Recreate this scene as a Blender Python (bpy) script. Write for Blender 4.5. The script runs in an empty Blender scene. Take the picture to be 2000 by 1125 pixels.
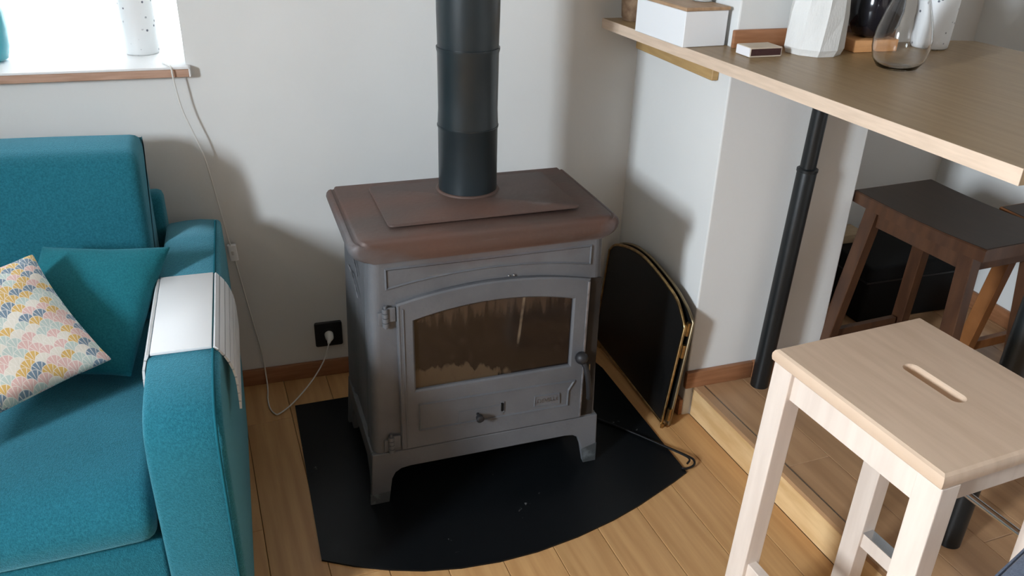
import bpy, bmesh, math, random
from mathutils import Vector, Matrix
random.seed(7)
PI = math.pi
S = bpy.context.scene
COL = S.collection

# ------------------------------------------------------------------ camera, sky, light, exposure
F, YAW, PITCH, ROLL = 1620.54, .315247, .470188, .0303196
CAM = Vector((-.39997, -2.27371, 1.442537))
fwd = Vector((math.sin(YAW)*math.cos(PITCH), math.cos(YAW)*math.cos(PITCH), -math.sin(PITCH)))
rt = Vector((math.cos(YAW), -math.sin(YAW), 0)); up = rt.cross(fwd)
rr = math.cos(ROLL)*rt + math.sin(ROLL)*up
uu = -math.sin(ROLL)*rt + math.cos(ROLL)*up
cd = bpy.data.cameras.new('camera'); cam = bpy.data.objects.new('camera', cd); COL.objects.link(cam)
M = Matrix((rr, uu, -fwd)).transposed().to_4x4(); M.translation = CAM
cam.matrix_world = M
cd.sensor_width = 36; cd.lens = F/2000*36; cd.clip_start = .02
S.camera = cam
S.view_settings.view_transform = 'Standard'
try: S.view_settings.look = 'None'
except Exception: pass
S.view_settings.gamma = 1
S.view_settings.use_curve_mapping = False
S.view_settings.exposure = 0.0

W = bpy.data.worlds.new('sky'); S.world = W; W.use_nodes = True
bg = W.node_tree.nodes['Background']
bg.inputs[0].default_value = (.86, .93, 1, 1); bg.inputs[1].default_value = 9

def area(name, loc, target, sx, sy, power, color):
    l = bpy.data.lights.new(name, 'AREA'); l.shape = 'RECTANGLE'; l.size = sx; l.size_y = sy
    l.energy = power; l.color = color
    o = bpy.data.objects.new(name, l); COL.objects.link(o); o.location = loc
    d = Vector(target)-Vector(loc); o.rotation_euler = d.to_track_quat('-Z', 'Y').to_euler()
    return o
# daylight through the side window, and an added fill light behind the camera
area('side_window_daylight', (-2.97, -2.50, 1.86), (0.2, -.9, .9), 0.66, .66, 262, (.80, .90, 1))
area('rear_fill', (.4, -4.7, 1.75), (.4, -1.0, .7), 1.6, 1.2, 5, (1, .95, .9))

# ------------------------------------------------------------------ helpers
MATS = {}
def mat(name, color, rough=.6, metal=0, var=None, scale=8, stretch=(1, 1, 1), bump=0, bscale=None, spec=.5,
        rnd=0, detail=4, lo=.35, hi=.65, rvar=0, coat=0, sheen=0):
    """principled material: base colour, optional second colour by noise, bump, per-object variation"""
    m = bpy.data.materials.new(name); m.use_nodes = True; MATS[name] = m
    N = m.node_tree.nodes; L = m.node_tree.links; b = N['Principled BSDF']
    b.inputs['Base Color'].default_value = (*color, 1); b.inputs['Roughness'].default_value = rough
    b.inputs['Metallic'].default_value = metal; b.inputs['Specular IOR Level'].default_value = spec
    if coat: b.inputs['Coat Weight'].default_value = coat; b.inputs['Coat Roughness'].default_value = .15
    if sheen: b.inputs['Sheen Weight'].default_value = sheen; b.inputs['Sheen Roughness'].default_value = .4; b.inputs['Sheen Tint'].default_value = (.35, .8, 1, 1)
    tc = N.new('ShaderNodeTexCoord'); mp = N.new('ShaderNodeMapping'); mp.inputs['Scale'].default_value = stretch
    L.new(tc.outputs['Object'], mp.inputs[0])
    vec = mp.outputs[0]; oi = None
    if rnd:
        oi = N.new('ShaderNodeObjectInfo'); va = N.new('ShaderNodeVectorMath'); va.operation = 'ADD'
        mu = N.new('ShaderNodeMath'); mu.operation = 'MULTIPLY'; mu.inputs[1].default_value = 37
        L.new(oi.outputs['Random'], mu.inputs[0]); L.new(vec, va.inputs[0]); L.new(mu.outputs[0], va.inputs[1]); vec = va.outputs[0]
    out = None
    if var:
        n = N.new('ShaderNodeTexNoise'); n.inputs['Scale'].default_value = scale; n.inputs['Detail'].default_value = detail
        L.new(vec, n.inputs['Vector'])
        r = N.new('ShaderNodeValToRGB'); r.color_ramp.elements[0].position = lo; r.color_ramp.elements[1].position = hi
        r.color_ramp.elements[0].color = (*color, 1); r.color_ramp.elements[1].color = (*var, 1)
        L.new(n.outputs[0], r.inputs[0]); out = r.outputs[0]
        if rvar:
            mr = N.new('ShaderNodeMapRange'); mr.inputs[3].default_value = rough-rvar; mr.inputs[4].default_value = rough+rvar
            L.new(n.outputs[0], mr.inputs[0]); L.new(mr.outputs[0], b.inputs['Roughness'])
        if rnd:
            h = N.new('ShaderNodeHueSaturation'); m2 = N.new('ShaderNodeMapRange')
            m2.inputs[3].default_value = 1-rnd; m2.inputs[4].default_value = 1+rnd
            L.new(oi.outputs['Random'], m2.inputs[0]); L.new(m2.outputs[0], h.inputs['Value']); L.new(out, h.inputs['Color']); out = h.outputs[0]
        L.new(out, b.inputs['Base Color'])
    if bump:
        n2 = N.new('ShaderNodeTexNoise'); n2.inputs['Scale'].default_value = bscale or scale; n2.inputs['Detail'].default_value = 6
        L.new(vec, n2.inputs['Vector'])
        bp = N.new('ShaderNodeBump'); bp.inputs['Strength'].default_value = bump; bp.inputs['Distance'].default_value = .004
        L.new(n2.outputs[0], bp.inputs['Height']); L.new(bp.outputs[0], b.inputs['Normal'])
    return m

def finish(bm, smooth=True, ang=32):
    bmesh.ops.recalc_face_normals(bm, faces=bm.faces)
    if smooth:
        for f in bm.faces: f.smooth = True
        for e in bm.edges:
            if len(e.link_faces) == 2 and e.calc_face_angle(0) > math.radians(ang): e.smooth = False
def link(name, bm, m=None, parent=None, loc=(0, 0, 0), rz=0, smooth=True, ang=32):
    finish(bm, smooth, ang)
    me = bpy.data.meshes.new(name); bm.to_mesh(me); bm.free()
    if m: me.materials.append(MATS[m])
    o = bpy.data.objects.new(name, me); COL.objects.link(o)
    o.location = loc; o.rotation_euler = (0, 0, rz)
    if parent: o.parent = parent
    return o
def tag(o, label, cat, group=None):
    o['label'] = label; o['category'] = cat
    if group: o['group'] = group
    return o
def struct(o): o['kind'] = 'structure'; return o
def thing(name, label, cat, loc=(0, 0, 0), rz=0, group=None):
    o = bpy.data.objects.new(name, None); COL.objects.link(o); o.empty_display_size = .05
    o.location = loc; o.rotation_euler = (0, 0, rz)
    return tag(o, label, cat, group)
def BM(): return bmesh.new()
def box(bm, x0, x1, y0, y1, z0, z1, bev=0, seg=2):
    vs = [bm.verts.new((x, y, z)) for x in (x0, x1) for y in (y0, y1) for z in (z0, z1)]
    fs = [bm.faces.new([vs[i] for i in q]) for q in ((0, 1, 3, 2), (4, 6, 7, 5), (0, 4, 5, 1), (2, 3, 7, 6), (0, 2, 6, 4), (1, 5, 7, 3))]
    if bev:
        es = list({e for f in fs for e in f.edges})
        bmesh.ops.bevel(bm, geom=es, offset=bev, segments=seg, affect='EDGES', profile=.5)
    return bm
def obox(name, m, parent, *a, bev=.001, seg=1, **k):
    return link(name, box(BM(), *a, bev=bev, seg=seg), m, parent, **k)
def loft(bm, loops, cap0=True, cap1=True, closed=True):
    rows = [[bm.verts.new(p) for p in l] for l in loops]
    n = len(rows[0])
    for a, b in zip(rows, rows[1:]):
        for i in range(n if closed else n-1):
            j = (i+1) % n
            bm.faces.new((a[i], a[j], b[j], b[i]))
    if cap0: bm.faces.new(rows[0][::-1])
    if cap1: bm.faces.new(rows[-1])
    return rows
def lathe(bm, prof, cx=0, cy=0, n=32, cap0=True, cap1=True):
    loft(bm, [[(cx+r*math.cos(2*PI*i/n), cy+r*math.sin(2*PI*i/n), z) for i in range(n)] for r, z in prof], cap0, cap1)
    return bm
def prism(bm, poly, a0, a1, axis='y'):
    """poly of (x,z) extruded in y, (y,z) in x or (x,y) in z"""
    def P(p, a): return {'y': (p[0], a, p[1]), 'x': (a, p[0], p[1]), 'z': (p[0], p[1], a)}[axis]
    loft(bm, [[P(p, a0) for p in poly], [P(p, a1) for p in poly]])
    return bm
def tube(bm, pts, r, n=8, caps=True):
    pts = [Vector(p) for p in pts]
    loops = []; ref = None
    for i, p in enumerate(pts):
        d = (pts[min(i+1, len(pts)-1)]-pts[max(i-1, 0)]).normalized()
        if ref is None: ref = d.orthogonal().normalized()
        ref = (ref-d*ref.dot(d)).normalized()
        s = d.cross(ref)
        rad = r[i] if isinstance(r, (list, tuple)) else r
        loops.append([p+rad*(math.cos(2*PI*k/n)*ref+math.sin(2*PI*k/n)*s) for k in range(n)])
    loft(bm, loops, caps, caps)
    return bm
def bez(pts, n=8):
    """Catmull-Rom through points"""
    P = [Vector(p) for p in pts]; P = [2*P[0]-P[1]]+P+[2*P[-1]-P[-2]]; out = []
    for i in range(1, len(P)-2):
        for k in range(n):
            t = k/n; a, b, c, d = P[i-1:i+3]
            out.append(.5*((2*b)+(c-a)*t+(2*a-5*b+4*c-d)*t*t+(3*b-3*c+d-a)*t**3))
    out.append(P[-2]); return out
def rrect(x0, x1, y0, y1, r, n=5):
    o = []
    for cx, cy, a in ((x1-r, y1-r, 0), (x0+r, y1-r, 90), (x0+r, y0+r, 180), (x1-r, y0+r, 270)):
        for k in range(n+1):
            t = math.radians(a+90*k/n); o.append((cx+r*math.cos(t), cy+r*math.sin(t)))
    return o
def arcpts(x0, x1, z_side, z_mid, n=14):
    """shallow arch from x0 to x1"""
    return [(x0+(x1-x0)*i/n, z_side+(z_mid-z_side)*(1-(2*i/n-1)**2)) for i in range(n+1)]
def bow(poly, d):
    """offset a closed polygon inwards by d (poly counter-clockwise)"""
    n = len(poly); out = []
    for i in range(n):
        p, a, b = Vector(poly[i]), Vector(poly[i-1]), Vector(poly[(i+1) % n])
        e1 = (p-a).normalized(); e2 = (b-p).normalized()
        n1 = Vector((-e1.y, e1.x)); n2 = Vector((-e2.y, e2.x)); m = (n1+n2)
        m.normalize(); k = d/max(.35, m.dot(n1)); out.append(tuple(p+m*k))
    return out

# ------------------------------------------------------------------ materials
mat('plaster', (.72, .72, .70), .85, bump=.12, bscale=55, var=(.76, .76, .74), scale=2)
mat('ceiling_dark', (.34, .29, .24), .9)  # unseen, darkened to hold back bounce light
mat('front_wall_dark', (.26, .18, .11), .7)  # unseen front wall, darkened to cut the fill light
mat('floor_wood', (.48, .255, .098), .38, var=(.60, .345, .145), scale=5, stretch=(9, .55, 1), rnd=.07, bump=.02, rvar=.05, detail=6)
mat('platform_wood', (.36, .20, .10), .32, var=(.46, .27, .14), scale=5, stretch=(7, .5, 1), rnd=.06, bump=.02)
mat('riser_wood', (.64, .40, .18), .4, var=(.78, .54, .28), scale=5, stretch=(1, 1.5, 7), rnd=.05)
mat('subfloor', (.16, .09, .05), .8)
mat('skirting_wood', (.27, .115, .05), .42, var=(.36, .16, .075), scale=7, stretch=(1.2, 1.2, 14), bump=.02)
mat('bar_top', (.27, .17, .075), .38, var=(.32, .21, .10), scale=5, stretch=(14, .9, 1), bump=.02, detail=6)
mat('bar_edge', (.62, .47, .35), .5, var=(.70, .54, .41), scale=6, stretch=(1, 2, 24))
mat('cleat_wood', (.42, .26, .10), .5, var=(.50, .32, .13), scale=6, stretch=(2, 2, 16))
mat('sill_white', (.92, .92, .92), .5)
mat('sill_wood', (.42, .25, .17), .5, var=(.52, .33, .24), scale=6, stretch=(2, 8, 20))
mat('upvc', (.85, .86, .87), .35)
mat('iron_brown', (.085, .070, .066), .5, metal=.15, var=(.10, .085, .08), scale=20)
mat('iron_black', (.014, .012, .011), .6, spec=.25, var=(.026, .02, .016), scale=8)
mat('iron_dark', (.02, .02, .022), .5, metal=.3, bump=.2, bscale=90)
mat('iron_bright', (.32, .32, .34), .38, metal=.7, var=(.16, .16, .17), scale=30)
mat('iron_foot', (.085, .095, .10), .42, metal=.4, var=(.26, .29, .31), scale=28, bump=.3, bscale=60, lo=.5, hi=.75)
mat('flue_paint', (.012, .019, .022), .33, bump=.03, bscale=30, rvar=.05, var=(.018, .026, .03), scale=5)
mat('black_pole', (.006, .008, .009), .38, bump=.05, bscale=140)
mat('firebrick', (.06, .045, .032), .95, var=(.11, .085, .06), scale=9, bump=.5)
mat('ash', (.30, .24, .17), 1, var=(.18, .14, .10), scale=25, bump=.6)
mat('teal', (.012, .120, .160), .95, var=(.022, .168, .222), scale=260, bump=.5, bscale=420, sheen=.7, spec=.15)
mat('teal_piping', (.012, .11, .145), .95, spec=.1)
mat('teal_cushion', (.010, .125, .155), .95, var=(.018, .17, .205), scale=300, bump=.45, bscale=480, sheen=.25, spec=.15)
mat('white_lacquer', (.70, .70, .70), .4, spec=.3)
mat('black_plastic', (.010, .011, .013), .35)
mat('white_cable', (.72, .70, .66), .5)
mat('birch', (.72, .57, .42), .5, var=(.80, .66, .50), scale=5, stretch=(12, 1.2, 12), bump=.01)
mat('birch_leg', (.63, .53, .455), .5, var=(.69, .59, .51), scale=5, stretch=(10, 10, 1.2))
mat('birch_seat', (.53, .385, .275), .42, var=(.60, .445, .325), scale=5, stretch=(12, 1.2, 1), bump=.01)
mat('dark_stain', (.052, .021, .010), .4, var=(.085, .036, .016), scale=6, stretch=(6, 6, 1.2), coat=.2)
mat('dark_seat', (.017, .009, .006), .38, spec=.3, var=(.028, .014, .009), scale=6, stretch=(12, 1, 1), coat=.2)
mat('lit_stain', (.20, .075, .022), .35, var=(.28, .11, .035), scale=6, stretch=(6, 2, 2), coat=.2)  # dark stain lightened to carry the orange light on one stool
mat('chrome', (.6, .62, .65), .2, metal=1)
mat('brass', (.55, .38, .17), .3, metal=1, var=(.32, .21, .10), scale=40)
mat('brass_dark', (.30, .24, .15), .4, metal=1)
mat('black_wire', (.012, .012, .013), .35, metal=.5)
mat('white_paint', (.82, .83, .84), .55)
mat('grey_paint', (.80, .79, .77), .55)
mat('lid_wood', (.36, .22, .12), .5, var=(.44, .28, .16), scale=6, stretch=(14, 2, 2))
mat('trim_wood', (.33, .14, .055), .42, var=(.40, .18, .075), scale=6, stretch=(2, 2, 14))
mat('tray_wood', (.55, .26, .10), .5, var=(.64, .32, .13), scale=8, stretch=(2, 2, 14))
mat('ceramic_white', (.78, .77, .74), .7, bump=.25, bscale=90, var=(.70, .69, .66), scale=4, stretch=(4, 4, 1))
mat('ceramic_black', (.008, .008, .012), .12)
mat('turquoise', (.02, .30, .36), .25)
mat('match_card', (.82, .80, .82), .7)
mat('match_top', (.55, .45, .34), .7, var=(.6, .5, .4), scale=20)
mat('match_striker', (.055, .018, .016), .85, bump=.4, bscale=400)
mat('wicker', (.16, .09, .05), .8, var=(.3, .2, .12), scale=40, bump=.6)
mat('grey_fabric', (.10, .12, .17), .95, var=(.14, .165, .22), scale=300, bump=.4, bscale=500)
mat('candle_wax', (.85, .85, .83), .4)
mat('black_case', (.006, .006, .006), .6, spec=.15)
mat('pale_board', (.42, .30, .18), .6, var=(.5, .36, .22), scale=8, stretch=(3, 12, 12))
mat('alu', (.55, .52, .48), .35, metal=1)

def iron_mat(name, zlo, zhi):
    """grey stove paint, burnt to rusty brown towards the hot top and centre, worn pale in streaks"""
    m = mat(name, (.094, .097, .105), .56, metal=.08, bump=.22, bscale=85)
    N = m.node_tree.nodes; L = m.node_tree.links; b = N['Principled BSDF']
    tc = N.new('ShaderNodeTexCoord'); sp = N.new('ShaderNodeSeparateXYZ'); L.new(tc.outputs['Object'], sp.inputs[0])
    def q(op, a, c=0):
        n = N.new('ShaderNodeMath'); n.operation = op
        for i, v in enumerate((a, c)):
            if isinstance(v, (int, float)): n.inputs[i].default_value = v
            else: L.new(v, n.inputs[i])
        return n.outputs[0]
    def noise(sc, st=(1, 1, 1), d=4):
        mp = N.new('ShaderNodeMapping'); mp.inputs['Scale'].default_value = st; L.new(tc.outputs['Object'], mp.inputs[0])
        n = N.new('ShaderNodeTexNoise'); n.inputs['Scale'].default_value = sc; n.inputs['Detail'].default_value = d
        L.new(mp.outputs[0], n.inputs['Vector']); return n.outputs[0]
    def rng(v, a, c, x=0, y=1):
        n = N.new('ShaderNodeMapRange'); n.inputs[1].default_value = a; n.inputs[2].default_value = c
        n.inputs[3].default_value = x; n.inputs[4].default_value = y; L.new(v, n.inputs[0]); return n.outputs[0]
    def mix(f, a, c):
        n = N.new('ShaderNodeMix'); n.data_type = 'RGBA'; L.new(f, n.inputs[0])
        for i, v in ((6, a), (7, c)):
            if isinstance(v, tuple): n.inputs[i].default_value = (*v, 1)
            else: L.new(v, n.inputs[i])
        return n.outputs[2]
    grey = mix(rng(noise(5), .35, .65), (.098, .101, .109), (.135, .138, .147))
    rust = mix(rng(noise(4, (1, 1.6, 1)), .35, .65), (.108, .055, .040), (.078, .054, .046))
    ax = q('ABSOLUTE', sp.outputs[0])
    h = q('ADD', sp.outputs[2], q('MULTIPLY', q('SUBTRACT', noise(6, (1, 1, 2)), .5), .16))
    h = q('SUBTRACT', h, q('MULTIPLY', q('POWER', ax, 3), 2.2))
    f = rng(h, zlo, zhi)
    c = mix(f, grey, rust)
    wear = rng(noise(7, (.8, 1, 9), 7), .66, .76, 0, .45)
    c = mix(q('MULTIPLY', wear, rng(sp.outputs[2], .55, .62)), c, (.19, .185, .185))
    L.new(c, b.inputs['Base Color'])
iron_mat('iron', .62, .72)
iron_mat('iron_rusty', .59, .655)

def hearth_mat():
    m = mat('hearth_steel', (.0040, .0050, .0058), .30, spec=.2)
    N = m.node_tree.nodes; L = m.node_tree.links; b = N['Principled BSDF']
    tc = N.new('ShaderNodeTexCoord')
    n = N.new('ShaderNodeTexNoise'); n.inputs['Scale'].default_value = 90; n.inputs['Detail'].default_value = 3
    n2 = N.new('ShaderNodeTexNoise'); n2.inputs['Scale'].default_value = 7
    L.new(tc.outputs['Object'], n.inputs['Vector']); L.new(tc.outputs['Object'], n2.inputs['Vector'])
    mu = N.new('ShaderNodeMath'); mu.operation = 'MULTIPLY'; L.new(n.outputs[0], mu.inputs[0]); L.new(n2.outputs[0], mu.inputs[1])
    val = mu.outputs[0]
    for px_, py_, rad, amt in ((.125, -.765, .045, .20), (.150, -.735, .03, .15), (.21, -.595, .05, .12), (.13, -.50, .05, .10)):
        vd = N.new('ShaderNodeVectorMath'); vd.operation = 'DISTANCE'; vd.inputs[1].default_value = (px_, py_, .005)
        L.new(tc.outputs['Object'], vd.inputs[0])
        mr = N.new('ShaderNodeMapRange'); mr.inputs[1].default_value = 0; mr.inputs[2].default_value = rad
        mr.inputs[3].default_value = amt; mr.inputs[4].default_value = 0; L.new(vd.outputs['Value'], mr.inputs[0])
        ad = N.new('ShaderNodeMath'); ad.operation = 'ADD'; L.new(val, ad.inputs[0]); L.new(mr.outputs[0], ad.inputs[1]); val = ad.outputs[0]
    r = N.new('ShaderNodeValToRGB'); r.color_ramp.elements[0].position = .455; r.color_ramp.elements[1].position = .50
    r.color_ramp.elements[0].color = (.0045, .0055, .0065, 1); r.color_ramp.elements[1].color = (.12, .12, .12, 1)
    L.new(val, r.inputs[0]); L.new(r.outputs[0], b.inputs['Base Color'])
hearth_mat()

def soot_glass():
    """stove pane: glass with baked-on soot, brown streaks from the top and tan ash film low down"""
    m = mat('soot_glass', (.02, .014, .012), .12)
    N = m.node_tree.nodes; L = m.node_tree.links; b = N['Principled BSDF']
    tc = N.new('ShaderNodeTexCoord'); sp = N.new('ShaderNodeSeparateXYZ'); L.new(tc.outputs['Object'], sp.inputs[0])
    def noise(scale, stretch, detail=4):
        mp = N.new('ShaderNodeMapping'); mp.inputs['Scale'].default_value = stretch; L.new(tc.outputs['Object'], mp.inputs[0])
        n = N.new('ShaderNodeTexNoise'); n.inputs['Scale'].default_value = scale; n.inputs['Detail'].default_value = detail
        L.new(mp.outputs[0], n.inputs['Vector']); return n.outputs[0]
    def math_(op, a, c):
        q = N.new('ShaderNodeMath'); q.operation = op
        for i, v in enumerate((a, c)):
            if isinstance(v, (int, float)): q.inputs[i].default_value = v
            else: L.new(v, q.inputs[i])
        return q.outputs[0]
    def rng(v, a, c, x=0, y=1):
        q = N.new('ShaderNodeMapRange'); q.inputs[1].default_value = a; q.inputs[2].default_value = c
        q.inputs[3].default_value = x; q.inputs[4].default_value = y; L.new(v, q.inputs[0]); return q.outputs[0]
    def mix(f, a, c):
        q = N.new('ShaderNodeMix'); q.data_type = 'RGBA'
        L.new(f, q.inputs[0])
        for i, v in ((6, a), (7, c)):
            if isinstance(v, tuple): q.inputs[i].default_value = (*v, 1)
            else: L.new(v, q.inputs[i])
        return q.outputs[2]
    streak = noise(9, (8, 1, .7), 6); blot = noise(16, (2.6, 1, .9), 8); fine = noise(40, (2, 1, 1))
    high = rng(sp.outputs[2], .42, .53)            # streaks run down from the top edge
    s = rng(math_('MULTIPLY', streak, high), .28, .48)
    c1 = mix(s, (.013, .009, .0075), (.050, .032, .022))
    low = rng(sp.outputs[2], .415, .335)
    left = rng(sp.outputs[0], .10, -.08, .25, 1)
    l = rng(math_('MULTIPLY', math_('MULTIPLY', blot, low), left), .235, .285)
    c2 = mix(l, c1, (.066, .046, .029))
    c3 = mix(rng(fine, .55, .8, 0, .5), c2, (.05, .03, .022))
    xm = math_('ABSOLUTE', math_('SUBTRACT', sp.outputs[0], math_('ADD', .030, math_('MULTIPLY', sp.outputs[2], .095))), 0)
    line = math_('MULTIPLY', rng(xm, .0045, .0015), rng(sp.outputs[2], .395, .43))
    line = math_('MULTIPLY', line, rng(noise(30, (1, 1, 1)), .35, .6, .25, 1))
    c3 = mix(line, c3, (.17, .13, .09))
    L.new(c3, b.inputs['Base Color'])
    tr = N.new('ShaderNodeBsdfTransparent'); tr.inputs[0].default_value = (.55, .45, .38, 1)
    ms = N.new('ShaderNodeMixShader')
    clear = rng(math_('ADD', l, s), 0, .6, .10, .02)
    L.new(clear, ms.inputs[0]); L.new(b.outputs[0], ms.inputs[1]); L.new(tr.outputs[0], ms.inputs[2])
    out = [n for n in N if n.type == 'OUTPUT_MATERIAL'][0]; L.new(ms.outputs[0], out.inputs[0])
soot_glass()

def clear_glass(name, rough=0.0, ior=1.45):
    m = mat(name, (1, 1, 1), rough); b = m.node_tree.nodes['Principled BSDF']
    b.inputs['Transmission Weight'].default_value = 1; b.inputs['IOR'].default_value = ior
clear_glass('glass', 0, 1.33)
def pane_mat():
    m = bpy.data.materials.new('window_glass'); m.use_nodes = True; MATS['window_glass'] = m
    N = m.node_tree.nodes; L = m.node_tree.links; N.remove(N['Principled BSDF'])
    g = N.new('ShaderNodeBsdfGlossy'); g.inputs['Roughness'].default_value = .02
    t = N.new('ShaderNodeBsdfTransparent'); t.inputs[0].default_value = (.97, .98, .98, 1)
    x = N.new('ShaderNodeMixShader'); fr = N.new('ShaderNodeFresnel'); fr.inputs[0].default_value = 1.3
    L.new(fr.outputs[0], x.inputs[0]); L.new(t.outputs[0], x.inputs[1]); L.new(g.outputs[0], x.inputs[2])
    L.new(x.outputs[0], [n for n in N if n.type == 'OUTPUT_MATERIAL'][0].inputs[0])
pane_mat()

def mesh_mat():
    """fine black spark mesh: dark glossy weave, slightly see-through"""
    m = mat('spark_mesh', (.006, .006, .006), .45)
    N = m.node_tree.nodes; L = m.node_tree.links; b = N['Principled BSDF']
    t = N.new('ShaderNodeBsdfTransparent'); x = N.new('ShaderNodeMixShader'); x.inputs[0].default_value = .12
    L.new(b.outputs[0], x.inputs[1]); L.new(t.outputs[0], x.inputs[2])
    L.new(x.outputs[0], [n for n in N if n.type == 'OUTPUT_MATERIAL'][0].inputs[0])
mesh_mat()

def speckle(name, base, dot):
    m = mat(name, base, .5); N = m.node_tree.nodes; L = m.node_tree.links; b = N['Principled BSDF']
    tc = N.new('ShaderNodeTexCoord'); v = N.new('ShaderNodeTexVoronoi'); v.inputs['Scale'].default_value = 55
    L.new(tc.outputs['Object'], v.inputs['Vector'])
    r = N.new('ShaderNodeValToRGB'); r.color_ramp.elements[0].position = .13; r.color_ramp.elements[1].position = .2
    r.color_ramp.elements[0].color = (*dot, 1); r.color_ramp.elements[1].color = (*base, 1)
    L.new(v.outputs['Distance'], r.inputs[0])
    n = N.new('ShaderNodeTexNoise'); n.inputs['Scale'].default_value = 16; L.new(tc.outputs['Object'], n.inputs['Vector'])
    mr = N.new('ShaderNodeMapRange'); mr.inputs[1].default_value = .42; mr.inputs[2].default_value = .48; L.new(n.outputs[0], mr.inputs[0])
    x = N.new('ShaderNodeMix'); x.data_type = 'RGBA'; x.inputs[6].default_value = (*base, 1)
    L.new(mr.outputs[0], x.inputs[0]); L.new(r.outputs[0], x.inputs[7]); L.new(x.outputs[2], b.inputs['Base Color'])
speckle('speckled_ceramic', (.74, .75, .75), (.10, .11, .14))

def shell_print():
    """printed cotton: staggered shells in pink, mustard, slate, mint and cream with pale ribs"""
    m = mat('shell_print', (.8, .75, .7), .9, bump=.15, bscale=300); N = m.node_tree.nodes; L = m.node_tree.links; b = N['Principled BSDF']
    uv = N.new('ShaderNodeUVMap'); sp = N.new('ShaderNodeSeparateXYZ'); L.new(uv.outputs[0], sp.inputs[0])
    def q(op, a, c=0, d=None):
        n = N.new('ShaderNodeMath'); n.operation = op
        for i, v in enumerate((a, c) if d is None else (a, c, d)):
            if isinstance(v, (int, float)): n.inputs[i].default_value = v
            else: L.new(v, n.inputs[i])
        return n.outputs[0]
    NN = 12.5
    X = q('MULTIPLY', sp.outputs[0], NN); Y = q('MULTIPLY', sp.outputs[1], NN/.52)
    r0 = q('FLOOR', Y)
    def cell(row):
        sh = q('MULTIPLY', q('MODULO', q('ADD', row, 100), 2), .5)
        xs = q('ADD', X, sh); cx = q('FLOOR', xs)
        lx = q('SUBTRACT', q('SUBTRACT', xs, cx), .5)
        ly = q('MULTIPLY', q('SUBTRACT', Y, row), .52)
        return cx, lx, ly
    rA = r0; rB = q('ADD', r0, 1)
    cA, xA, yA = cell(rA); cB, xB, yB = cell(rB)
    dA = q('SQRT', q('ADD', q('MULTIPLY', xA, xA), q('MULTIPLY', yA, yA)))
    inA = q('LESS_THAN', dA, .5)
    def sel(a, c): return q('ADD', q('MULTIPLY', inA, a), q('MULTIPLY', q('SUBTRACT', 1, inA), c))
    cx, lx, ly, row = sel(cA, cB), sel(xA, xB), sel(yA, yB), sel(rA, rB)
    d = q('SQRT', q('ADD', q('MULTIPLY', lx, lx), q('MULTIPLY', ly, ly)))
    cv = N.new('ShaderNodeCombineXYZ'); L.new(q('ADD', cx, .5), cv.inputs[0]); L.new(q('ADD', row, .5), cv.inputs[1])
    wn = N.new('ShaderNodeTexWhiteNoise'); wn.noise_dimensions = '2D'; L.new(cv.outputs[0], wn.inputs['Vector'])
    cr = N.new('ShaderNodeValToRGB'); cr.color_ramp.interpolation = 'CONSTANT'
    cols = [(0, (.70, .46, .42)), (.24, (.66, .42, .13)), (.46, (.17, .24, .31)), (.64, (.50, .58, .53)), (.88, (.74, .69, .60))]
    cr.color_ramp.elements[0].color = (*cols[0][1], 1); cr.color_ramp.elements[0].position = 0
    cr.color_ramp.elements[1].position = cols[1][0]; cr.color_ramp.elements[1].color = (*cols[1][1], 1)
    for p, c in cols[2:]:
        e = cr.color_ramp.elements.new(p); e.color = (*c, 1)
    L.new(wn.outputs['Value'], cr.inputs[0])
    ang = q('ARCTAN2', lx, q('ADD', ly, .52))
    ribs = q('GREATER_THAN', q('COSINE', q('MULTIPLY', ang, 17)), .80)
    ribs = q('MULTIPLY', ribs, q('LESS_THAN', d, .44))
    rim = q('GREATER_THAN', d, .455)
    line = q('MAXIMUM', q('MULTIPLY', ribs, .75), q('MULTIPLY', rim, .8))
    mx = N.new('ShaderNodeMix'); mx.data_type = 'RGBA'; L.new(line, mx.inputs[0]); L.new(cr.outputs[0], mx.inputs[6])
    mx.inputs[7].default_value = (.82, .77, .70, 1); L.new(mx.outputs[2], b.inputs['Base Color'])
shell_print()

# ------------------------------------------------------------------ setting
PIV = (.7, -.5, 0); AS, AC, AT, AB = .028, .029, .063, .070
HS, ZB = .101, 1.070
SILL = .973
CEIL = 2.45
# back wall with its window opening
bm = BM()
WX0, WX1, WZ1 = -1.95, -.545, 2.15
box(bm, -2.9, WX0, 0, .34, -.1, CEIL); box(bm, WX1, 2.2, 0, .34, -.1, CEIL)
box(bm, WX0, WX1, 0, .34, -.1, SILL-.03); box(bm, WX0, WX1, 0, .34, WZ1, CEIL)
wall_back = struct(link('wall_back', bm, 'plaster', smooth=False))
# left wall with opening
bm = BM()
box(bm, -2.9, -2.6, -2.95, -2.25, -.1, 1.4); box(bm, -2.9, -2.6, -5, -2.95, -.1, CEIL); box(bm, -2.9, -2.6, -2.25, 0, -.1, CEIL)
box(bm, -2.9, -2.6, -2.95, -2.25, 2.2, CEIL)
struct(link('wall_left', bm, 'plaster', smooth=False))
struct(link('wall_right', box(BM(), 1.95, 2.15, -5, 0, -.1, CEIL), 'plaster', smooth=False))
bm = BM(); box(bm, -2.9, 2.15, -5.1, -5, -.1, CEIL)
struct(link('unseen_front_wall', bm, 'front_wall_dark', smooth=False))
struct(link('unseen_ceiling', box(BM(), -2.9, 2.15, -5.1, .34, CEIL, CEIL+.1), 'ceiling_dark', smooth=False))
# column standing in the room beside the stove, running back to the wall
struct(link('wall_column', box(BM(), .023, .481, .005, .53, -.05, CEIL, bev=.004), 'plaster', loc=PIV, rz=AC, smooth=False))

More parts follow.
